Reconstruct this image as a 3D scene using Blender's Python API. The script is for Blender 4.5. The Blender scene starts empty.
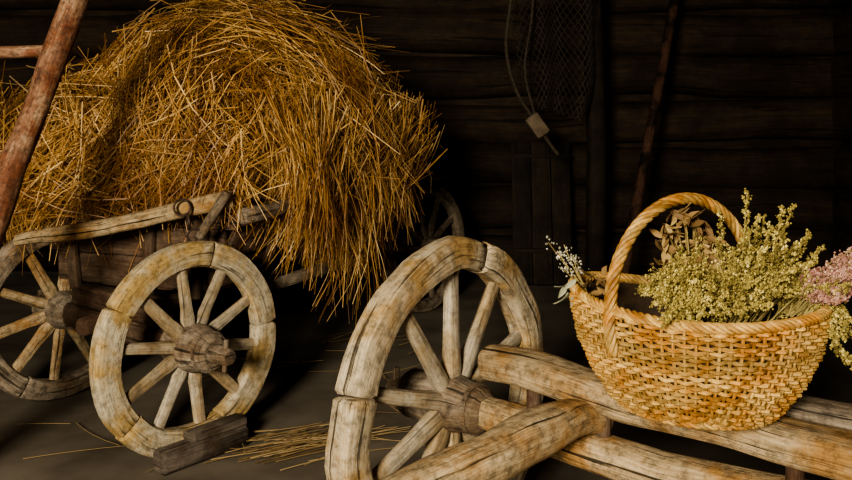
import bpy, math, random
import numpy as np
from mathutils import Vector, Matrix, noise
random.seed(7); rng=np.random.default_rng(7)
V=Vector
UP=V((0,0,1))

# ---------------------------------------------------------------- materials
def new_mat(name):
    m=bpy.data.materials.new(name); m.use_nodes=True
    nt=m.node_tree; b=nt.nodes['Principled BSDF']
    return m,nt,b
def ramp(nt,stops):
    r=nt.nodes.new('ShaderNodeValToRGB'); e=r.color_ramp.elements
    while len(e)<len(stops): e.new(0.5)
    for i,(p,c) in enumerate(stops):
        e[i].position=p; e[i].color=(c[0],c[1],c[2],1)
    return r
def wood(name,dark,mid,light,tint=None,rough=.8,su=3,sv=45,crack=.6,bump=.5,blotch=5,stain=.35,var=.25):
    m,nt,b=new_mat(name); L=nt.links.new
    def mapn(a,c,loc=(0,0,0)):
        mp=nt.nodes.new('ShaderNodeMapping'); mp.inputs['Scale'].default_value=(a,c,1); mp.inputs['Location'].default_value=loc; L(uv.outputs[0],mp.inputs[0]); return mp
    def noi(src,sc,det,ro=.5,dist=0):
        n=nt.nodes.new('ShaderNodeTexNoise'); n.inputs['Scale'].default_value=sc; n.inputs['Detail'].default_value=det; n.inputs['Roughness'].default_value=ro; n.inputs['Distortion'].default_value=dist; L(src,n.inputs['Vector']); return n
    def mul(a,bb,fac=1,mode='MULTIPLY'):
        x=nt.nodes.new('ShaderNodeMix'); x.data_type='RGBA'; x.blend_type=mode; x.inputs['Factor'].default_value=fac; L(a,x.inputs[6])
        if isinstance(bb,tuple): x.inputs[7].default_value=(bb[0],bb[1],bb[2],1)
        else: L(bb,x.inputs[7])
        return x
    uv=nt.nodes.new('ShaderNodeUVMap'); uv.uv_map='UVMap'
    n=noi(mapn(su,sv).outputs[0],1,9,.72,.15)
    nf=noi(mapn(su*3,sv*5,(9,2,0)).outputs[0],1,4,.7)
    av=nt.nodes.new('ShaderNodeMix'); av.data_type='FLOAT'; av.inputs['Factor'].default_value=.45; L(n.outputs[0],av.inputs[2]); L(nf.outputs[0],av.inputs[3])
    r=ramp(nt,[(.33,dark),(.5,mid),(.66,light)]); L(av.outputs[0],r.inputs[0])
    tc=nt.nodes.new('ShaderNodeTexCoord')
    n2=noi(tc.outputs['Object'],blotch,6,.65)
    r2=ramp(nt,[(.45,(0,0,0)),(.60,(1,1,1))]); L(n2.outputs[0],r2.inputs[0])
    t=tint or tuple(c*.8 for c in mid)
    mm=mul(r.outputs[0],t)
    mx=nt.nodes.new('ShaderNodeMix'); mx.data_type='RGBA'; L(r2.outputs[0],mx.inputs['Factor']); L(r.outputs[0],mx.inputs[6]); L(mm.outputs[2],mx.inputs[7])
    n3=noi(mapn(su*.6,sv*1.2,(3.3,7.1,0)).outputs[0],1,4,.6)
    r3=ramp(nt,[(.34,(1-crack,)*3),(.40,(1,1,1))]); L(n3.outputs[0],r3.inputs[0])
    m2=mul(mx.outputs[2],r3.outputs[0])
    n4=noi(tc.outputs['Object'],blotch*5,8,.75)
    r4=ramp(nt,[(.38,(1-stain,)*3),(.54,(1,1,1))]); L(n4.outputs[0],r4.inputs[0])
    m3=mul(m2.outputs[2],r4.outputs[0])
    a=nt.nodes.new('ShaderNodeAttribute'); a.attribute_name='rnd'
    r5=ramp(nt,[(0,(1-var,)*3),(1,(1+var*.4,)*3)]); L(a.outputs['Fac'],r5.inputs[0])
    m4=mul(m3.outputs[2],r5.outputs[0]); L(m4.outputs[2],b.inputs['Base Color'])
    b.inputs['Roughness'].default_value=rough; b.inputs['Specular IOR Level'].default_value=.3
    ad=nt.nodes.new('ShaderNodeMath'); ad.operation='ADD'; L(av.outputs[0],ad.inputs[0]); L(r3.outputs[0],ad.inputs[1])
    ad2=nt.nodes.new('ShaderNodeMath'); ad2.operation='ADD'; L(ad.outputs[0],ad2.inputs[0]); L(n4.outputs[0],ad2.inputs[1])
    bp=nt.nodes.new('ShaderNodeBump'); bp.inputs['Strength'].default_value=bump; bp.inputs['Distance'].default_value=.008; L(ad2.outputs[0],bp.inputs['Height']); L(bp.outputs[0],b.inputs['Normal'])
    return m
def noise_mat(name,stops,scale=8,rough=.8,bump=.3,dist=.01,detail=8):
    m,nt,b=new_mat(name); L=nt.links.new
    tc=nt.nodes.new('ShaderNodeTexCoord')
    n=nt.nodes.new('ShaderNodeTexNoise'); n.inputs['Scale'].default_value=scale; n.inputs['Detail'].default_value=detail; L(tc.outputs['Object'],n.inputs['Vector'])
    r=ramp(nt,stops); L(n.outputs[0],r.inputs[0]); L(r.outputs[0],b.inputs['Base Color'])
    b.inputs['Roughness'].default_value=rough
    bp=nt.nodes.new('ShaderNodeBump'); bp.inputs['Strength'].default_value=bump; bp.inputs['Distance'].default_value=dist; L(n.outputs[0],bp.inputs['Height']); L(bp.outputs[0],b.inputs['Normal'])
    return m
def attr_mat(name,stops,rough=.6,patch=None):
    m,nt,b=new_mat(name); L=nt.links.new
    a=nt.nodes.new('ShaderNodeAttribute'); a.attribute_name='rnd'
    r=ramp(nt,stops); L(a.outputs['Fac'],r.inputs[0]); out=r.outputs[0]
    if patch:
        tc=nt.nodes.new('ShaderNodeTexCoord'); n=nt.nodes.new('ShaderNodeTexNoise'); n.inputs['Scale'].default_value=patch; n.inputs['Detail'].default_value=4; L(tc.outputs['Object'],n.inputs['Vector'])
        r2=ramp(nt,[(.38,(.50,.40,.33)),(.58,(1,1,1))]); L(n.outputs[0],r2.inputs[0])
        x=nt.nodes.new('ShaderNodeMix'); x.data_type='RGBA'; x.blend_type='MULTIPLY'; x.inputs['Factor'].default_value=1; L(out,x.inputs[6]); L(r2.outputs[0],x.inputs[7]); out=x.outputs[2]
    L(out,b.inputs['Base Color'])
    b.inputs['Roughness'].default_value=rough
    b.inputs['Specular IOR Level'].default_value=.35
    return m

M_pale=wood('pale_weathered_wood',(.16,.12,.075),(.49,.405,.285),(.70,.61,.46),tint=(.80,.62,.36),crack=.85,bump=1.0,stain=.55,sv=60,blotch=6)
M_pale2=wood('pale_wheel_wood',(.20,.155,.10),(.54,.465,.34),(.72,.64,.50),tint=(.82,.65,.36),crack=.8,bump=.8,stain=.5,sv=60,blotch=6)
M_spoke=wood('spoke_wood',(.17,.135,.10),(.45,.39,.30),(.66,.60,.50),tint=(.8,.68,.5),crack=.7,stain=.45)
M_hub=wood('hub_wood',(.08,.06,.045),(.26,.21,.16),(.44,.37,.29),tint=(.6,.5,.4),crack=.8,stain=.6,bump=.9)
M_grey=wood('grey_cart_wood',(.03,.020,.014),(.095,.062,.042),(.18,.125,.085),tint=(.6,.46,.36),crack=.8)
M_chock=wood('chock_wood',(.03,.024,.019),(.10,.08,.065),(.19,.155,.125),tint=(.6,.5,.42),crack=.8)
M_beam=wood('beam_wood',(.14,.095,.05),(.44,.33,.195),(.68,.56,.39),tint=(.78,.58,.35),crack=.9,bump=1.0,stain=.55,sv=48,blotch=6)
M_rack=wood('red_brown_bark_wood',(.07,.03,.018),(.21,.11,.065),(.44,.33,.22),tint=(.65,.42,.30),crack=.6,sv=16,blotch=9,stain=.6)
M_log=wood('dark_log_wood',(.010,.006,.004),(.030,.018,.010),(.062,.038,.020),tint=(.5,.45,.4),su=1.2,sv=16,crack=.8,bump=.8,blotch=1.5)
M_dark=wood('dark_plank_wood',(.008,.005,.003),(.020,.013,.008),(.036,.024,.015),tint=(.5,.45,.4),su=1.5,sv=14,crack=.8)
M_floor=noise_mat('worn_earth_floor',[(.3,(.075,.062,.048)),(.5,(.135,.115,.092)),(.7,(.19,.165,.135))],scale=2.6,rough=.6,bump=.4,dist=.02,detail=10)
M_straw=attr_mat('straw',[(0,(.11,.050,.014)),(.35,(.36,.19,.052)),(.7,(.62,.385,.135)),(1,(.86,.67,.37))],rough=.45,patch=2.6)
M_fstraw=attr_mat('floor_straw',[(0,(.10,.06,.025)),(.6,(.30,.21,.10)),(1,(.46,.35,.19))],rough=.6)
M_coreshade=noise_mat('hay_core_shade',[(.3,(.02,.009,.003)),(.7,(.09,.042,.014))],scale=25,rough=.9,bump=1,dist=.03)  # dark colour of the inner mound paints the shade in gaps between straws
M_wick=wood('wicker_willow',(.19,.095,.025),(.52,.325,.105),(.77,.56,.24),tint=(.76,.56,.34),su=6,sv=60,crack=.3,rough=.45,bump=.2,blotch=14,stain=.3,var=.5)
M_wickshade=noise_mat('wicker_gap_shade',[(.3,(.015,.007,.002)),(.7,(.045,.022,.007))],scale=40,rough=.8)  # dark tone painted in for the shade seen through the weave
M_herb=attr_mat('dried_yellow_flowers',[(0,(.07,.05,.013)),(.4,(.235,.185,.045)),(.8,(.47,.385,.115)),(1,(.72,.62,.27))],rough=.8)
M_heath=attr_mat('dried_heather',[(0,(.12,.05,.04)),(.5,(.34,.17,.14)),(1,(.60,.39,.33))],rough=.8)
M_white=attr_mat('dried_white_flowers',[(0,(.20,.18,.13)),(.5,(.45,.43,.35)),(1,(.72,.70,.6))],rough=.8)
M_stem=attr_mat('dried_stem',[(0,(.12,.09,.03)),(1,(.32,.26,.10))],rough=.8)
M_leaf=attr_mat('dried_leaf',[(0,(.08,.045,.02)),(.6,(.24,.15,.06)),(1,(.38,.27,.11))],rough=.7)
M_gleaf=attr_mat('sage_leaf',[(0,(.14,.14,.09)),(1,(.30,.31,.22))],rough=.7)
M_rope=noise_mat('old_rope',[(.3,(.016,.011,.007)),(.7,(.055,.038,.023))],scale=40)
M_net=noise_mat('old_net_twine',[(.3,(.010,.007,.005)),(.7,(.034,.024,.015))],scale=40)
M_tag=noise_mat('float_wood',[(.3,(.08,.055,.035)),(.7,(.16,.12,.08))],scale=20)
M_iron=noise_mat('rusty_iron',[(.3,(.03,.022,.018)),(.7,(.12,.08,.06))],scale=30,rough=.5)
M_iron.node_tree.nodes['Principled BSDF'].inputs['Metallic'].default_value=.6

# ---------------------------------------------------------------- mesh builder
class MB:
    def __init__(s): s.v=[];s.f=[];s.uv=[];s.mi=[];s.r=[]
    def sweep(s,pts,ra,rb=None,up=UP,p=2.0,n=12,mat=0,closed=False,jit=0.0,jf=5.0,cap=True,bev=True,rnd=None,twist=0):
        pts=[V(q) for q in pts]; N=len(pts)
        ra=[ra]*N if not hasattr(ra,'__len__') else list(ra)
        rb=ra if rb is None else ([rb]*N if not hasattr(rb,'__len__') else list(rb))
        if rnd is None: rnd=random.random()
        if not closed and bev:
            d0=(pts[0]-pts[1]).normalized(); d1=(pts[-1]-pts[-2]).normalized()
            e0=min(ra[0],rb[0])*.22; e1=min(ra[-1],rb[-1])*.22
            pts=[pts[0],pts[0]-d0*e0]+pts[1:-1]+[pts[-1]-d1*e1,pts[-1]]
            ra=[ra[0]*.82,ra[0]]+ra[1:-1]+[ra[-1],ra[-1]*.82]
            rb=[rb[0]*.82,rb[0]]+rb[1:-1]+[rb[-1],rb[-1]*.82]
            N=len(pts)
        base=len(s.v); uo=random.random()*20; vo=random.random()*20
        prof=[]
        for k in range(n):
            a=2*math.pi*(k+.5)/n; c,sn=math.cos(a),math.sin(a)
            q=(abs(c)**p+abs(sn)**p)**(-1/p)
            prof.append((c*q,sn*q))
        off=V((random.random()*50,random.random()*50,random.random()*50))
        ulen=0; us=[]
        for i in range(N):
            if closed: d=pts[(i+1)%N]-pts[i-1]
            else: d=pts[min(i+1,N-1)]-pts[max(i-1,0)]
            d.normalize()
            side=d.cross(up)
            if side.length<1e-4: side=d.cross(V((0.3,1,0.1)))
            side.normalize(); u2=side.cross(d)
            if i: ulen+=(pts[i]-pts[i-1]).length
            us.append(ulen)
            for (c,sn) in prof:
                q=pts[i]+side*(c*ra[i])+u2*(sn*rb[i])
                if jit: q=q+noise.noise_vector(q*jf+off)*jit
                s.v.append(q[:]); s.r.append(rnd)
        per=4*(sum(ra)/N+sum(rb)/N)*.8
        M=N if closed else N-1
        for i in range(M):
            i2=(i+1)%N; u0=us[i]+uo; u1=(us[i2] if i2 else ulen+.01)+uo
            for k in range(n):
                k2=(k+1)%n
                s.f.append((base+i*n+k,base+i*n+k2,base+i2*n+k2,base+i2*n+k)); s.mi.append(mat)
                va=vo+per*k/n; vb=vo+per*(k+1)/n
                s.uv+= [(u0,va),(u0,vb),(u1,vb),(u1,va)]
        if cap and not closed:
            s.f.append(tuple(base+k for k in range(n))[::-1]); s.mi.append(mat)
            s.uv+=[(uo+prof[k][0]*.02,vo+prof[k][1]*ra[0]) for k in range(n)][::-1]
            b2=base+(N-1)*n
            s.f.append(tuple(b2+k for k in range(n))); s.mi.append(mat)
            s.uv+=[(uo+prof[k][0]*.02,vo+prof[k][1]*ra[-1]) for k in range(n)]
    def blob(s,c,r,mat=0,rnd=None,d=None):
        if rnd is None: rnd=random.random()
        b=len(s.v); j=lambda:random.uniform(.7,1.3)*r
        for q in ((j(),0,0),(-j(),0,0),(0,j(),0),(0,-j(),0),(0,0,j()),(0,0,-j())):
            s.v.append((c[0]+q[0],c[1]+q[1],c[2]+q[2])); s.r.append(rnd)
        for f in ((0,2,4),(2,1,4),(1,3,4),(3,0,4),(2,0,5),(1,2,5),(3,1,5),(0,3,5)):
            s.f.append(tuple(b+k for k in f)); s.mi.append(mat); s.uv+=[(0,0),(1,0),(0,1)]
    def leaf(s,c,d,w,l,mat=0,rnd=None,nrm=None):
        if rnd is None: rnd=random.random()
        d=V(d).normalized(); sd=d.cross(V((random.uniform(-1,1),random.uniform(-1,1),random.uniform(-1,1)))).normalized(); nn=sd.cross(d)
        b=len(s.v); c=V(c)
        rows=[(0,.1),(.25,.8),(.55,1),(.8,.6),(1,.05)]
        for (t,ww) in rows:
            cc=c+d*l*t-nn*l*.35*t*t
            for k in (-1,0,1):
                s.v.append((cc+sd*w*ww*k+nn*(abs(k)*w*.35))[:]); s.r.append(rnd)
        for i in range(4):
            for k in range(2):
                a=b+i*3+k
                s.f.append((a,a+1,a+4,a+3)); s.mi.append(mat); s.uv+=[(0,0),(1,0),(1,1),(0,1)]
    def box(s,c,ax,ay,az,h,mat=0,jit=0.0):
        ax,ay,az=V(ax),V(ay),V(az); c=V(c)
        s.sweep([c-ax*h[0],c-ax*h[0]*.33,c+ax*h[0]*.33,c+ax*h[0]],h[1],h[2],up=az,p=9,n=16,mat=mat,jit=jit)
    def obj(s,name,mats,parent=None,smooth=True,angle=42):
        me=bpy.data.meshes.new(name); me.from_pydata(s.v,[],s.f)
        uvl=me.uv_layers.new(name='UVMap'); uvl.data.foreach_set('uv',np.array(s.uv,dtype=np.float32).ravel())
        a=me.attributes.new('rnd','FLOAT','POINT'); a.data.foreach_set('value',np.array(s.r,dtype=np.float32))
        for m in mats: me.materials.append(m)
        me.polygons.foreach_set('material_index',np.array(s.mi,dtype=np.int32))
        me.polygons.foreach_set('use_smooth',np.full(len(s.f),smooth))
        me.update()
        if smooth:
            try: me.set_sharp_from_angle(angle=math.radians(angle))
            except Exception: pass
        ob=bpy.data.objects.new(name,me); bpy.context.scene.collection.objects.link(ob)
        if parent:
            ob.parent=parent; ob.matrix_parent_inverse=Matrix.Translation(-parent.location)
        return ob
def empty(name,loc):
    e=bpy.data.objects.new(name,None); e.location=loc; e.empty_display_size=.1
    bpy.context.scene.collection.objects.link(e); return e
def lerp(a,b,n): 
    a,b=V(a),V(b); return [a.lerp(b,i/(n-1)) for i in range(n)]
def smooth_path(ctrl,m=6):
    P=[V(c) for c in ctrl]; P=[P[0]*2-P[1]]+P+[P[-1]*2-P[-2]]; out=[]
    for i in range(1,len(P)-2):
        for k in range(m):
            t=k/m; p0,p1,p2,p3=P[i-1],P[i],P[i+1],P[i+2]
            out.append(.5*((2*p1)+(p2-p0)*t+(2*p0-5*p1+4*p2-p3)*t*t+(3*p1-p0-3*p2+p3)*t**3))
    out.append(P[-2]); return out

# ---------------------------------------------------------------- wheel
def wheel(name,C,n,R,parent,rimw=.1,thk=.04,nsp=10,phase=0.,mats=(M_pale2,M_spoke,M_hub),hub=(-.14,.17),hubr=.1,nfel=6,stub=None,fph=0.,jit=.006):
    C=V(C); n=V(n).normalized(); t=n.cross(UP).normalized(); 
    def P(a,r,x=0): return C+t*(math.cos(a)*r)+UP*(math.sin(a)*r)+n*x
    mb=MB(); rm=R-rimw/2
    for k in range(nfel):
        a0=fph+2*math.pi*k/nfel+.0016; a1=fph+2*math.pi*(k+1)/nfel-.0016
        m=max(11,int(70/nfel)); pts=[P(a0+(a1-a0)*i/(m-1),rm) for i in range(m)]
        dr=random.uniform(-.002,.002)
        mb.sweep(pts,rimw/2+dr,thk*random.uniform(.96,1.04),up=n,p=5,n=20,mat=0,jit=jit,jf=6,rnd=random.uniform(.6,1))
    for k in range(nsp):
        a=phase+2*math.pi*k/nsp
        w=random.uniform(.9,1.1)
        pts=[P(a,hubr*.7),P(a,hubr*1.2),P(a,(R-rimw)*.5),P(a,R-rimw+.02)]
        mb.sweep(pts,[.028*w,.03*w,.026*w,.024*w],[.022,.026,.02,.018],up=n,p=3,n=12,mat=1,jit=.004,jf=9,bev=False)
    h0,h1=hub; pr=[(0,.72),(.06,.8),(.3,.92),(.42,1.0),(.6,1.0),(.72,.9),(.95,.74),(1,.68)]
    mb.sweep([C+n*(h0+(h1-h0)*x) for x,_ in pr],[hubr*r for _,r in pr],up=UP,n=28,mat=2,jit=.006,jf=8)
    for xx in (.12,.86):
        c=C+n*(h0+(h1-h0)*xx); rr=hubr*.86
        mb.sweep([c-n*.008,c+n*.008],[rr,rr],up=UP,n=28,mat=2,bev=False)
    if stub:
        mb.sweep([C+n*(h1 if stub>0 else h0)*.9,C+n*stub],[.042,.034],up=UP,n=16,mat=2,jit=.003)
        q=C+n*(stub*.9); mb.sweep([q-UP*.06+t*.01,q+UP*.07],.011,up=n,n=8,mat=2)
    return mb.obj(name,list(mats),parent)

# ================================================================ ROOM
def log_wall(name,p0,p1,out,zt,pitch,rad):
    mb=MB(); p0,p1=V(p0),V(p1); z=pitch*.5; k=0
    while z<zt:
        m=24; pts=[p0.lerp(p1,i/(m-1))+UP*(z+.03*math.sin(k*2.1+i*.35)) for i in range(m)]
        mb.sweep(pts,rad*.5,[pitch*.49*random.uniform(.95,1.03)]*m,up=UP,p=2.8,n=18,mat=0,jit=.035,jf=1.6)
        z+=pitch; k+=1
    o=V(out)
    c=(p0+p1)/2+UP*zt/2+o*.08; d=(p1-p0)
    mb.box(c,d.normalized(),o,UP,(d.length/2,.05,zt/2),mat=0)
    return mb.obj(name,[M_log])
ZC=3.4
log_wall('wall_back',(-4.5,7.6,0),(4.2,7.6,0),(0,1,0),ZC,.40,.30)
log_wall('wall_left',(-4.2,-3,0),(-4.2,7.8,0),(-1,0,0),ZC,.40,.30)
log_wall('wall_right',(3.8,-3,0),(3.8,7.8,0),(1,0,0),ZC,.40,.30)
mb=MB()
mb.box((-3.6,-3.05,1.7),(1,0,0),(0,1,0),UP,(.65,.08,1.7))
mb.box((2.5,-3.05,1.7),(1,0,0),(0,1,0),UP,(1.35,.08,1.7))
mb.box((-.9,-3.05,3.1),(1,0,0),(0,1,0),UP,(2.05,.08,.3))
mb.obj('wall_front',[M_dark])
mb=MB(); mb.box((-.2,2.3,-.05),(1,0,0),(0,1,0),UP,(4.4,5.6,.05)); 
mb.obj('floor',[M_floor])
mb=MB(); mb.box((-.2,2.3,ZC+.06),(1,0,0),(0,1,0),UP,(4.4,5.6,.06))
mb.obj('ceiling',[M_dark])
mb=MB()
for y in (1.2,4.2,6.6):
    mb.sweep(lerp((-4.0,y,ZC-.14),(3.6,y,ZC-.14),14),.12,.12,p=4,n=16,jit=.02,jf=2)
mb.obj('trim_1',[M_dark])

# ================================================================ FOREGROUND CART
a=math.radians(52); n1=V((math.sin(a),-math.cos(a),0)); t1=V((math.cos(a),math.sin(a),0))
C1=V((.08,2.61,.52))
cart=empty('wooden_cart',(C1.x,C1.y,0))
wheel('wheel_near',C1,n1,.52,cart,rimw=.108,thk=.047,nsp=10,phase=math.radians(18),hub=(-.19,.14),hubr=.09,fph=.30,nfel=4,mats=(M_pale,M_spoke,M_hub),stub=-.25,jit=.014)
C1b=C1+n1*1.36
wheel('wheel_far',C1b,-n1,.52,cart,rimw=.105,thk=.043,nsp=10,phase=.1,hub=(-.13,.17),hubr=.095,fph=.5,mats=(M_pale,M_spoke,M_hub),stub=.25)
mb=MB()
mb.sweep([C1+n1*x+UP*z for x,z in ((.12,0),(.25,-.01),(.45,-.03),(.7,-.045),(.95,-.03),(1.22,0))],[.045,.055,.06,.06,.06,.05],[.045,.05,.052,.05,.05,.045],p=3.0,n=18,jit=.012,jf=5)
mb.obj('axle',[M_beam],cart)
mb=MB()
B=V((.20,2.55,0))
pts=smooth_path([B+n1*x+UP*z for x,z in ((-.03,.662),(.10,.670),(.25,.652),(.5,.636),(.8,.634),(1.06,.628))],6)
mb.sweep(pts,[.055+.025*min(1,i/6) for i in range(len(pts))],[.045+.002*min(1,i/3) for i in range(len(pts))],p=3.0,n=22,jit=.020,jf=5)
mb.obj('bolster',[M_beam],cart)
mb=MB()
q=B+t1*.19
mb.sweep([q+n1*x+UP*.635 for x in (.28,.5,.8,1.0)],.075,.04,p=6,n=16,jit=.008)
mb.obj('side_plank',[M_hub],cart)
mb=MB()
S=[(.50,2.34,.560),(.40,2.26,.590),(.28,2.14,.600),(.13,2.01,.585),(-.02,1.90,.555),(-.22,1.75,.50),(-.45,1.57,.43)]
pts=smooth_path(S,5); L_=len(pts)
mb.sweep(pts,[.045+.016*math.sin(i/L_*3) for i in range(L_)],[.038+.022*min(1,i/12) for i in range(L_)],p=2.6,n=18,jit=.020,jf=5)
mb.obj('shaft',[M_beam],cart)
mb=MB()
for x in (.30,.52,1.02):
    mb.sweep([C1+n1*x-UP*.02,C1+n1*x+UP*.12],.022,n=10,up=t1,jit=.004)
mb.obj('bolster_pegs',[M_grey],cart)

# ================================================================ BASKET
e1=V((.9,-.436,0)); e2=V((-.436,-.9,0)); BC=V((.668,2.07,.686)); Hb=.268; A_,B_=.300,.230
def prof_s(h): return .58+.42*math.sin(min(1,h)*math.pi/2)**.8
def bp(phi,h,o=0):
    s=prof_s(h); return BC+e1*((A_*s+o)*math.cos(phi))+e2*((B_*s+o)*math.sin(phi))+UP*(.006+Hb*h+(.014*math.cos(2*phi)-.010*math.cos(phi))*h*h)
bask=empty('wicker_basket',(BC.x,BC.y,BC.z))
mb=MB(); NS=74; NR=22; per=4
for r in range(NR):
    h=(r+.5)/NR*.97; pts=[]
    for i in range(NS*per):
        ph=2*math.pi*i/(NS*per)
        pts.append(bp(ph,h,.0085*math.cos(NS*ph/2+math.pi*r)+.002*math.sin(ph*7+r))+UP*(.0016*math.sin(ph*5+r*1.7)+random.uniform(-.001,.001)))
    mb.sweep(pts,.0036,.0050,n=6,closed=True)
mb.obj('weave',[M_wick],bask)
mb=MB()
for k in range(NS):
    ph=2*math.pi*(k)/NS
    mb.sweep([bp(ph,h/8) for h in range(9)],.0038,n=6,up=UP.cross(bp(ph,.5)-BC),bev=False)
mb.obj('stakes',[M_wick],bask)
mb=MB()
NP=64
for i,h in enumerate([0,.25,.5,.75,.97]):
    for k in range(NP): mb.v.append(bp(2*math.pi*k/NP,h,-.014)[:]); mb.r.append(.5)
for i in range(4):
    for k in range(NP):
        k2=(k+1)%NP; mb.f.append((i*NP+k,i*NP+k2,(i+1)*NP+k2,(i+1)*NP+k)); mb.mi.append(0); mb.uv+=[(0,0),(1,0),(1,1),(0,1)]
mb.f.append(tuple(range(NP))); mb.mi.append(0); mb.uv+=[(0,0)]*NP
mb.obj('dark_gap_shell',[M_wickshade],bask)  # added solid shell that closes the weave gaps with painted shade
mb=MB()
for k in range(4):
    pts=[]; M=320
    for i in range(M):
        ph=2*math.pi*i/M; tw=28*ph+k*math.pi/2
        pts.append(bp(ph,1.0,.0085*math.cos(tw))+UP*(.0085*math.sin(tw)+.002))
    mb.sweep(pts,.0056,n=6,closed=True)
for k in range(3):
    pts=[]; M=240
    for i in range(M):
        ph=2*math.pi*i/M; tw=20*ph+k*math.pi*2/3
        pts.append(bp(ph,.0,.006+.006*math.cos(tw))+UP*(.005*math.sin(tw)+.006))
    mb.sweep(pts,.005,n=6,closed=True)
mb.obj('rim_braid',[M_wick],bask)
mb=MB()
phf=math.radians(122); ph2=math.radians(294); Pf=bp(phf,1.0,.004); Pb=bp(ph2,1.0,.004); mid=(Pf+Pb)/2; hv=(Pf-Pb)/2
nh=hv.cross(UP).normalized()
arch=[bp(phf,h,.011) for h in (.6,.7,.8,.9)]
for i in range(41):
    th=math.pi*i/40
    arch.append(mid+hv*(math.copysign(abs(math.cos(th))**1.05,math.cos(th)))+UP*(.260*math.sin(th)**.95))
arch+=[bp(ph2,h,.011) for h in (.9,.8,.7,.6)]
def resample(P,m):
    d=[0]
    for i in range(1,len(P)): d.append(d[-1]+(P[i]-P[i-1]).length)
    out=[]; j=0
    for k in range(m):
        s=d[-1]*k/(m-1)
        while j<len(P)-2 and d[j+1]<s: j+=1
        t=(s-d[j])/max(1e-9,d[j+1]-d[j]); out.append(P[j].lerp(P[j+1],t))
    return out,d[-1]
AR,AL=resample(arch,280)
for k in range(5):
    pts=[]
    for i,q in enumerate(AR):
        d=(AR[min(i+1,279)]-AR[max(i-1,0)]).normalized(); s2=d.cross(nh).normalized()
        tw=i/279*AL/.12*2*math.pi+k*2*math.pi/5
        pts.append(q+nh*(.0095*math.cos(tw))+s2*(.0095*math.sin(tw)))
    mb.sweep(pts,.0062,up=nh,n=7)
mb.obj('handle',[M_wick],bask)

# ================================================================ DRIED HERBS
def plume(mb,base,tip,sag=.0,w=.03,nb=16,fr=.0032,dens=9,fmat=1,start=.35,lean=None,droop=0):
    base,tip=V(base),V(tip); midp=(base+tip)/2+UP*sag+V((random.uniform(-.01,.01),random.uniform(-.01,.01),0))
    pts=smooth_path([base,midp,tip],6)
    mb.sweep(pts,[.0022-.0012*i/len(pts) for i in range(len(pts))],n=5,mat=0,bev=False)
    for k in range(nb):
        s=start+(1-start)*(k+random.random())/nb
        i=min(len(pts)-2,int(s*(len(pts)-1))); c=pts[i].lerp(pts[i+1],s*(len(pts)-1)-i)
        ax=(pts[i+1]-pts[i]).normalized()
        an=random.uniform(0,2*math.pi); sd=ax.orthogonal().normalized(); sd.rotate(Matrix.Rotation(an,3,ax))
        ww=w*(1.15-.85*(s-start)/(1-start))*random.uniform(.5,1.3)
        d=(sd*.75+ax*1.2-UP*droop).normalized()
        e=c+d*ww*1.4
        mb.sweep([c,c.lerp(e,.5)+UP*.002,e],[.001,.0008,.0006],n=4,mat=0,bev=False,cap=False)
        br=random.gauss(.48,.19)
        for j in range(dens):
            u=random.uniform(.2,1.08); q=c.lerp(e,u)+V([random.gauss(0,.0024) for _ in range(3)])
            mb.blob(q,fr*random.uniform(.5,1.2),mat=fmat,rnd=min(1,max(0,random.gauss(br,.2))))
mb=MB()
def rb(x,y=0): return (.69+x,2.05+y,.90)
talls=[((.08,0),(.795,2.05,1.235),.022),((.10,.02),(.835,2.08,1.17),.024),((.13,0),(.895,2.02,1.20),.022),((.15,.0),(.935,2.03,1.13),.024),
 ((.10,-.03),(.775,1.99,1.14),.026),((.12,-.03),(.855,1.97,1.13),.026),((.08,.03),(.745,2.1,1.18),.020),((.15,-.02),(.955,2.0,1.10),.022),((.11,.05),(.88,2.15,1.16),.020),
 ((.06,.0),(.725,2.05,1.11),.028),((.13,-.05),(.90,1.93,1.08),.026),((.05,-.05),(.79,1.95,1.10),.028),((.14,.0),(.84,2.02,1.15),.024),((.02,.04),(.69,2.10,1.12),.024),((.0,.02),(.64,2.08,1.08),.026),((.12,.0),(.86,2.0,1.20),.018)]
for b_,t_,w_ in talls: plume(mb,rb(*b_),t_,w=w_*1.1,nb=38,start=.2,dens=9,sag=random.uniform(-.012,.012))
for i in range(72):
    x=random.uniform(-.15,.25); y=random.uniform(-.19,.08)
    tip=V((.675+x*1.08,2.03+y*1.08,.99+random.uniform(-.02,.09)-.12*abs(y)+(.0 if x<0.05 else .03)))
    plume(mb,(.69+x*.5,2.05+y*.4,.92),tip,sag=.03,w=.034,nb=17,start=.4,dens=10,droop=.2)
for i in range(22):
    an=random.uniform(0,2*math.pi); r=random.uniform(.2,1)
    plume(mb,(.64,2.0,.95),(.575+.065*math.cos(an)*r,1.925+.03*math.sin(an),1.005+.06*math.sin(an)*r),sag=.04,w=.034,nb=16,start=.35,dens=10,droop=.35)
for tp in ((.98,1.93,.90),(1.01,1.95,.93),(.99,1.97,.84),(.97,1.90,.95),(1.02,1.92,.88),(.985,1.90,.91),(.96,1.88,.86),(.99,1.89,.82)):
    plume(mb,(.86,2.0,.97),tp,sag=.06,w=.028,nb=24,dens=9,droop=.3)
mb.obj('dried_goldenrod_bunch',[M_stem,M_herb])
mb=MB()
for i in range(60):
    tip=V((random.uniform(.90,1.10),random.uniform(1.86,2.02),0)); tip.z=.98+(tip.x-.90)*.3+random.uniform(0,.09)
    plume(mb,(.87+random.uniform(-.02,.03),1.96+random.uniform(-.03,.03),.95),tip,sag=.02,w=.022,nb=18,start=.35,dens=9,fr=.0032)
mb.obj('dried_heather_bunch',[M_stem,M_heath])
mb=MB()
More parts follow.
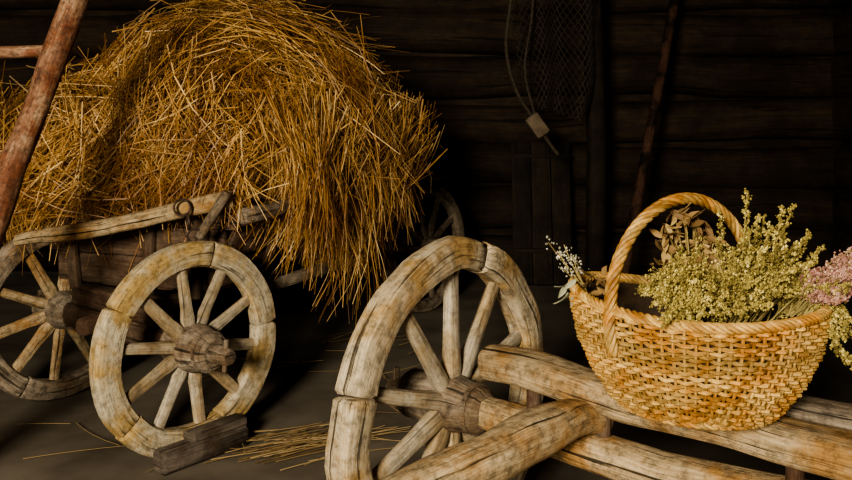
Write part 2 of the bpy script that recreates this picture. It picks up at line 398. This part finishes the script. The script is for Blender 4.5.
for i in range(22):
    x=random.uniform(.60,.74); c=V((x,2.12+random.uniform(-.03,.03),1.04+random.uniform(0,.14)))
    mb.sweep([(.68,2.10,.93),c],.0018,n=5,mat=0,bev=False)
    for j in range(5):
        mb.leaf(c,(random.uniform(-1,1),random.uniform(-1,.3),random.uniform(-.9,.5)),random.uniform(.006,.012),random.uniform(.03,.055),mat=1)
mb.obj('dried_leafy_twigs',[M_stem,M_leaf])
mb=MB()
for tp in ((.325,2.20,1.085),(.345,2.17,1.065),(.365,2.19,1.08),(.385,2.17,1.055),(.40,2.19,1.04),(.35,2.14,1.03)):
    b0=V((.42,2.15,.96)); tp=V(tp); pts=smooth_path([b0,(b0+tp)/2+V((-.008,0,.008)),tp],5)
    mb.sweep(pts,.0014,n=5,mat=0,bev=False)
    for j in range(20):
        s=random.uniform(.6,1.03); q=b0.lerp(tp,s)+V([random.gauss(0,.007) for _ in range(3)])
        mb.blob(q,random.uniform(.0018,.004),mat=1)
for j in range(6):
    mb.leaf(V((.375,2.12,.985))+V((random.uniform(-.015,.01),random.uniform(-.02,.02),random.uniform(-.02,.02))),(random.uniform(-.8,-.2),-.3,random.uniform(-.9,-.1)),.008,random.uniform(.035,.055),mat=2)
for j in range(18):
    mb.leaf(V((.42,2.15,.99))+V((random.uniform(-.02,.07),random.uniform(-.02,.02),random.uniform(-.03,.02))),(random.uniform(-1,1),-.3,random.uniform(-.3,.6)),.010,random.uniform(.03,.045),mat=3,rnd=random.uniform(0,.6))
mb.obj('dried_white_flower_sprig',[M_stem,M_white,M_gleaf,M_leaf])

# ================================================================ HAY WAGON
a=math.radians(51); n2=V((math.sin(a),-math.cos(a),0)); t2=V((math.cos(a),math.sin(a),0))
W1=V((-1.0,3.52,.448)); W2=W1-n2*1.1; F=V(((W1.x+W2.x)/2,(W1.y+W2.y)/2,0))
Lb=V((.34,.94,0)).normalized(); Nb=V((Lb.y,-Lb.x,0))
wag=empty('hay_wagon',(F.x,F.y,0))
wheel('wheel_front_near',W1,n2,.448,wag,rimw=.112,thk=.04,nsp=10,phase=math.radians(10),hub=(-.13,.17),hubr=.1,stub=.27,fph=.55,nfel=5)
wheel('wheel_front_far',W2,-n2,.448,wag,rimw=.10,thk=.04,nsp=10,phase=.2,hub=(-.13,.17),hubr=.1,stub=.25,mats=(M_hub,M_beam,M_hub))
nr=V((.8,-.6,0)); Wr=V((.0,6.1,.47)); Wr2=Wr-nr*1.1
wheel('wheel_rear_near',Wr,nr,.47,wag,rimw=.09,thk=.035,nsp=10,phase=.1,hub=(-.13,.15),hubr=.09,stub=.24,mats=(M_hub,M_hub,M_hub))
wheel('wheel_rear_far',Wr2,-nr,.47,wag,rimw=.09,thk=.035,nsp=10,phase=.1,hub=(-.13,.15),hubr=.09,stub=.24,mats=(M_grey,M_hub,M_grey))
mb=MB()
mb.sweep([W1-n2*.12,(W1+W2)/2,W2+n2*.12],.06,.06,p=4,n=16,jit=.006)
mb.sweep([W1-n2*.2+UP*.11,W2+n2*.2+UP*.11],.06,.055,p=5,n=16,jit=.006)
mb.sweep([Wr-nr*.12,Wr2+nr*.12],.055,.055,p=4,n=16)
mb.sweep([Wr-nr*.2+UP*.1,Wr2+nr*.2+UP*.1],.055,.05,p=4,n=16)
mb.sweep([F+UP*.5-Lb*.25,(Wr+Wr2)/2+UP*.03+Lb*.2],.04,.04,p=3,n=12,jit=.006)
mb.obj('undercarriage',[M_grey],wag)
def bd(s,l,z): return F+Lb*s+Nb*l+UP*z
mb=MB()
S0,S1=.12,2.75; zb,zt=.62,1.05; wb,wt=.42,.60
for k in range(4):
    l=-.32+k*.213; mb.sweep([bd(S0,l,zb),bd(S1,l,zb)],.10,.014,p=8,n=16,jit=.004)
for sg in (-1,1):
    for k in range(3):
        f=(k+.5)/3; l=sg*(wb+(wt-wb)*f); z=zb+(zt-zb)*f
        upv=(Nb*sg*(wt-wb)+UP*(zt-zb)).normalized()
        mb.sweep([bd(S0,l,z)+(bd(S1,l,z)-bd(S0,l,z))*q for q in (0,.33,.66,1)],.014,.069,up=upv,p=8,n=16,jit=.004)
    for q in (.5,1.4,2.4):
        mb.sweep([bd(q,sg*(wb+.03),zb-.04),bd(q,sg*(wt+.06),zt+.12)],.022,.03,up=Lb,p=4,n=12)
for s in (S0,S1):
    for k in range(3):
        f=(k+.5)/3; w=wb+(wt-wb)*f; z=zb+(zt-zb)*f
        mb.sweep([bd(s-.02,-w+.0,z),bd(s-.02,0,z),bd(s-.02,w,z)],.014,.069,up=UP,p=8,n=16,jit=.004)
    for l in (-.32,.1,.36):
        mb.sweep([bd(s-.05,l,zb-.03),bd(s-.05,l*1.2,zt+.02)],.03,.018,up=Lb,p=5,n=12)
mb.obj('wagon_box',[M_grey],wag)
mb=MB()
mb.sweep(smooth_path([(-1.84,3.72,.87),(-1.6,3.70,.905),(-1.25,3.66,.975),(-.85,3.68,1.06)],4),[.030]*3+[.038]*10,p=2.4,n=14,jit=.018,jf=5)
mb.sweep(smooth_path([bd(.0,.66,.99),bd(.8,.69,1.0),bd(2,.68,1.0),bd(2.8,.66,1.0)],4),.035,p=2.5,n=12,jit=.01,mat=1)
mb.sweep(smooth_path([bd(.0,-.66,1.0),bd(1.5,-.69,1.0),bd(2.8,-.66,1.0)],4),.035,p=2.5,n=12,jit=.01,mat=1)
mb.sweep([bd(.25,.56,.60),bd(1.2,.66,.615),bd(2.0,.66,.62)],.035,.03,p=3,n=12,jit=.01,mat=1)
mb.sweep([(-.985,3.60,.90),(-.86,3.60,1.10)],.022,n=10,jit=.006,mat=1)
mb.obj('rails',[M_beam,M_hub],wag)
mb=MB()
def ring(c,r,ax,rr=.006):
    ax=V(ax).normalized(); u=ax.orthogonal().normalized(); w=ax.cross(u)
    mb.sweep([V(c)+u*r*math.cos(2*math.pi*i/20)+w*r*math.sin(2*math.pi*i/20) for i in range(20)],rr,up=ax,n=6,closed=True)
ring((-1.06,3.60,1.03),.035,(.3,-1,.2)); ring((-1.03,3.59,.965),.035,(1,.4,.1)); ring((-1.0,3.58,.91),.03,(.3,-1,0))
mb.obj('iron_rings',[M_iron],wag)
mb=MB()
cc=W1+n2*.10; cc.z=0
mb.sweep([cc-t2*.22+UP*.048,cc+t2*.20+UP*.048],.045,.046,p=7,n=16,jit=.004)
mb.sweep([cc-t2*.08+UP*.112,cc+t2*.19+UP*.112],.042,.020,p=7,n=16,jit=.004)
mb.obj('wooden_wheel_chock',[M_chock])

# ================================================================ HAY
def straws(P,T,Nn,Ln,rad,curv,lb=.35):
    M=len(P); K=5
    s=np.linspace(-.5,.5,K)[None,:,None]*Ln[:,None,None]
    lat=np.cross(T,Nn); b=rng.normal(0,lb,(M,1,1))
    pts=P[:,None,:]+T[:,None,:]*s-Nn[:,None,:]*(curv[:,None,None]*s*s)+lat[:,None,:]*(b*s*s)
    return pts
def straw_mesh(name,PTS,R,mat,extra=None,mat2=None):
    M,K,_=PTS.shape
    D=np.gradient(PTS,axis=1); D/=np.linalg.norm(D,axis=2,keepdims=True)+1e-9
    ref=np.tile(rng.normal(size=(M,1,3)),(1,K,1)); A=np.cross(D,ref); A/=np.linalg.norm(A,axis=2,keepdims=True)+1e-9; Bv=np.cross(D,A)
    tap=np.linspace(1,.55,K)[None,:,None]*R[:,None,None]
    ring=[]
    for k in range(3):
        an=2*math.pi*k/3; ring.append(PTS+A*math.cos(an)*tap+Bv*math.sin(an)*tap)
    Vt=np.stack(ring,axis=2).reshape(-1,3)
    idx=np.arange(M)[:,None,None]*(K*3)+np.arange(K-1)[None,:,None]*3+np.arange(3)[None,None,:]
    k2=(np.arange(3)+1)%3
    idx2=np.arange(M)[:,None,None]*(K*3)+np.arange(K-1)[None,:,None]*3+k2[None,None,:]
    Fq=np.stack([idx,idx2,idx2+3,idx+3],axis=3).reshape(-1,4)
    me=bpy.data.meshes.new(name)
    rn=np.repeat(np.clip(rng.beta(1.7,1.9,M),0,1),K*3)
    vs=Vt; nf=len(Fq)
    ev,ef=([],[]) if extra is None else extra
    nv=len(vs)
    allv=np.vstack([vs,np.array(ev)]) if len(ev) else vs
    faces=Fq.tolist()+[tuple(i+nv for i in f) for f in ef]
    me.from_pydata(allv.tolist(),[],faces)
    at=me.attributes.new('rnd','FLOAT','POINT'); at.data.foreach_set('value',np.concatenate([rn,np.full(len(ev),.2)]).astype(np.float32))
    me.materials.append(mat)
    if mat2: me.materials.append(mat2)
    mi=np.zeros(len(faces),dtype=np.int32); mi[nf:]=1; me.polygons.foreach_set('material_index',mi)
    me.update(); ob=bpy.data.objects.new(name,me); bpy.context.scene.collection.objects.link(ob); return ob
Ln3=np.array(Lb); Nn3=np.array(Nb); U3=np.array((0,0,1.))
Xa=np.array((1.,0,0)); Ya=np.array((0,1.,0))
c0=np.array(F+Lb*1.18)
ells=[ # centre, axes, radii(lat,long,up,down), count
 (c0+U3*1.19+Nn3*.0,(Nn3,Ln3),(.90,1.18,.82,.14),11500),
 (np.array((-2.05,4.62,1.12)),(Xa,Ya),(.95,.60,.27,.12),4200),
 (np.array(F+Lb*2.0)+U3*1.20-Nn3*.10,(Nn3,Ln3),(.60,.65,.62,.12),2200),
 (np.array((-1.62,4.45,1.12)),(Xa,Ya),(.72,.60,.52,.14),3900)]
allp=[];allr=[];ev=[];ef=[]
for c,(ax,ay),(ra,rbb,ru,rd),cnt in ells:
    d=rng.normal(size=(cnt*2,3)); d/=np.linalg.norm(d,axis=1,keepdims=True); d=d[d[:,2]>-.45][:cnt]
    rz=np.where(d[:,2]>0,ru,rd)
    pos=c+d[:,:1]*ra*ax+d[:,1:2]*rbb*ay+(d[:,2]*rz)[:,None]*U3
    nm=d[:,:1]/ra*ax+d[:,1:2]/rbb*ay+(d[:,2]/np.maximum(rz,.35))[:,None]*U3; nm/=np.linalg.norm(nm,axis=1,keepdims=True)
    lump=np.array([noise.noise(V(q)*2.4) for q in pos])[:,None]*.22+np.array([noise.noise(V(q)*6+V((5,5,5))) for q in pos])[:,None]*.10
    pos=pos+nm*(lump+rng.uniform(-.16,.06,(len(d),1)))
    down=-U3+nm*nm[:,2:3]; down+=1e-4
    rt=rng.normal(size=(len(d),3)); rt-=nm*np.sum(rt*nm,axis=1,keepdims=True); rt/=np.linalg.norm(rt,axis=1,keepdims=True)
    sw=np.array([noise.noise_vector(V(q)*1.6+V((9,3,1))) for q in pos]); sw-=nm*np.sum(sw*nm,axis=1,keepdims=True)
    T=down*rng.uniform(.2,1.7,(len(d),1))+rt*.7+sw*1.8; T/=np.linalg.norm(T,axis=1,keepdims=True)
    T+=nm*rng.normal(0,.13,(len(d),1))
    out=rng.random(len(d))<.11; T[out]+=nm[out]*rng.uniform(.1,.8,(out.sum(),1))
    T/=np.linalg.norm(T,axis=1,keepdims=True)
    ln=rng.uniform(.18,.85,len(d)); cv=rng.uniform(.0,.9,len(d))
    allp.append(straws(pos,T,nm,ln,None,cv,.8)); allr.append(rng.uniform(.0014,.0038,len(d)))
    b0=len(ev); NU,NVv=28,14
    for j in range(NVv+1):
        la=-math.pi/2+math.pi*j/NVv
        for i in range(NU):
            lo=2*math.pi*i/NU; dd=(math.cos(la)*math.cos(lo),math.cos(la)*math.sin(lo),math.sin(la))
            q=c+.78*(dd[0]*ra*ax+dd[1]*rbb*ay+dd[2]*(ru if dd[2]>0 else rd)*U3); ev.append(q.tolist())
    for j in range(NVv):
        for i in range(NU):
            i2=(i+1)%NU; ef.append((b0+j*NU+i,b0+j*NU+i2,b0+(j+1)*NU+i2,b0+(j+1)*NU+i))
# wisps hanging over the near side
M=1500; cl=rng.uniform(.0,1.6,24); s_=cl[rng.integers(0,24,M)]+rng.normal(0,.045,M); lat_=.60+.28*rng.random(M)
pos=np.array(F)+s_[:,None]*Ln3+lat_[:,None]*Nn3
ln=rng.uniform(.25,.85,M); drop=np.exp(-((s_-.9)/.42)**2)
pos[:,2]=1.22-rng.random(M)**1.3*(.06+.50*drop)
T=np.tile(-U3,(M,1))+Nn3*rng.normal(.05,.20,(M,1))+Ln3*rng.normal(0,.30,(M,1)); T/=np.linalg.norm(T,axis=1,keepdims=True)
allp.append(straws(pos,T,np.tile(Nn3,(M,1)),ln,None,rng.uniform(0,.5,M),.8)); allr.append(rng.uniform(.0014,.0032,M))
M=900; l_=rng.uniform(-.75,.66,M)
pos=np.array(F)+(.0+.10*rng.random(M))[:,None]*Ln3+l_[:,None]*Nn3; pos[:,2]=1.12+rng.uniform(-.08,.1,M)
T=np.tile(-U3,(M,1))*.6+Nn3*rng.normal(0,.7,(M,1))-Ln3*rng.random((M,1))*.5; T/=np.linalg.norm(T,axis=1,keepdims=True)
allp.append(straws(pos,T,np.tile(-Ln3,(M,1)),rng.uniform(.15,.45,M),None,rng.uniform(0,.8,M),.6)); allr.append(rng.uniform(.0015,.0030,M))
PT=np.concatenate(allp); RR=np.concatenate(allr)
PT[:,:,2]=np.maximum(PT[:,:,2],.25)
straw_mesh('hay_pile',PT,RR,M_straw,extra=(ev,ef),mat2=M_coreshade)
def floor_straw(cx,cy,sx,sy,cnt,ang,sa):
    P=np.stack([rng.normal(cx,sx,cnt),rng.normal(cy,sy,cnt),rng.uniform(.006,.03,cnt)],1)
    an=rng.normal(ang,sa,cnt); T=np.stack([np.cos(an),np.sin(an),rng.normal(0,.01,cnt)],1)
    return straws(P,T,np.tile(U3,(cnt,1)),rng.uniform(.12,.42,cnt),None,np.zeros(cnt))
FP=np.concatenate([floor_straw(-.54,3.58,.15,.09,80,.45,.22),floor_straw(-.45,5.0,.3,.25,30,.6,.6),floor_straw(-1.3,3.5,.5,.3,12,0,1),floor_straw(.1,3.3,.4,.5,10,0,1)])
FP[:,:,2]=np.maximum(FP[:,:,2],.004)
straw_mesh('loose_straw',FP,np.full(len(FP),.0022),M_fstraw)

# ================================================================ LEFT RACK
mb=MB()
dzx=.318
def rk(z,o=0): return V((-1.895+dzx*z+o,2.9+.1*z,z))
mb.sweep([rk(z)+V((.006*math.sin(z*4),0,0)) for z in np.linspace(0.02,3.1,24)],[.056-.0012*i*.6 for i in range(24)],up=V((0,1,0)),n=18,jit=.016,jf=6)
mb.sweep([rk(z,-.6) for z in np.linspace(0.02,3.1,16)],.048,up=V((0,1,0)),n=16,jit=.012,jf=5)
for z in (.35,1.67,2.7):
    mb.sweep(lerp(rk(z,-.68)+V((0,.0,-.02)),rk(z,.0)+V((0,.02,.0)),5),.024,n=10,jit=.006)
mb.obj('hay_drying_rack',[M_rack])

# ================================================================ BACK CLUTTER
mb=MB()
mb.sweep([V((1.41,6.1,.02)).lerp(V((2.25,7.15,3.0)),i/9) for i in range(10)],.04,up=V((0,1,0)),n=12,jit=.012,jf=4)
mb.obj('leaning_pole',[wood('dark_red_pole',(.03,.012,.008),(.08,.036,.022),(.13,.07,.042),sv=16)])
mb=MB()
mb.sweep([(1.36,6.7,.02),(1.38,6.7,1.2),(1.34,6.7,2.4),(1.36,6.7,3.2)],.08,.07,up=V((0,1,0)),p=3,n=16,jit=.03,jf=3)
mb.obj('wooden_post',[M_dark])
mb=MB()
for k in range(3):
    x=.82+k*.17; mb.sweep([(x,7.0,.02),(x,7.2,1.22)],.082,.015,up=V((0,1,0)),p=8,n=16,jit=.004)
for z in (.3,1.1): mb.sweep([(.75,6.99+z*.16,z),(1.25,6.99+z*.16,z)],.02,.02,p=5,n=12)
mb.obj('plank_hatch',[M_dark])
mb=MB()
mb.sweep(smooth_path([(.66,6.2,3.2),(.64,6.2,2.4),(.60,6.2,1.95),(.68,6.2,1.62),(.82,6.2,1.40),(.92,6.2,1.24),(.99,6.2,1.15)],6),.014,up=V((0,1,0)),n=8)
mb.sweep(smooth_path([(.78,6.2,3.2),(.80,6.2,2.3),(.74,6.2,1.8),(.82,6.2,1.42)],6),.010,up=V((0,1,0)),n=8)
mb.sweep([(.78,6.17,1.44),(.88,6.17,1.30)],.055,.03,up=V((0,1,0)),p=4,n=14,mat=1)
mb.obj('hanging_rope_with_float',[M_rope,M_tag])
mb=MB()
def np_(i,j):
    u=i/14; v=j/22; w=.22+.09*math.sin(v*3.1)
    return V((1.0+(u-.5)*2*w+.03*math.sin(v*9),6.45+.12*math.sin(u*11+v*2),3.2-v*1.75+.05*math.sin(u*5)))
for i in range(-22,15):
    p1_=[np_(i+j,j) for j in range(23) if 0<=i+j<=14]; p2_=[np_(14-(i+j),j) for j in range(23) if 0<=i+j<=14]
    for p_ in (p1_,p2_):
        if len(p_)>2: mb.sweep(p_,.0045,up=V((0,1,0)),n=4,bev=False)
mb.obj('fishing_net',[M_net])

# ================================================================ LIGHT
def area(name,loc,tgt,sx,sy,e,col):
    l=bpy.data.lights.new(name,'AREA'); l.shape='RECTANGLE'; l.size=sx; l.size_y=sy; l.energy=e; l.color=col
    o=bpy.data.objects.new(name,l); o.location=loc; o.rotation_euler=(V(tgt)-V(loc)).to_track_quat('-Z','Y').to_euler(); bpy.context.scene.collection.objects.link(o); return o
area('doorway_daylight',(-1.5,-2.5,2.45),(-.4,3.6,.9),1.0,1.0,590,(1,.875,.655))
w=bpy.data.worlds.new('World'); bpy.context.scene.world=w; w.use_nodes=True
w.node_tree.nodes['Background'].inputs[0].default_value=(.9,.8,.65,1); w.node_tree.nodes['Background'].inputs[1].default_value=.08

cam=bpy.data.cameras.new('camera'); cam.lens=35; cam.shift_y=-120/852; cam.clip_start=.05
co=bpy.data.objects.new('camera',cam); co.location=(0,0,1.41); co.rotation_euler=(math.radians(90),0,0); bpy.context.scene.collection.objects.link(co); bpy.context.scene.camera=co
try:
    bpy.context.scene.view_settings.view_transform='AgX'; bpy.context.scene.view_settings.look='AgX - Medium High Contrast'
except Exception as ex: print(ex)
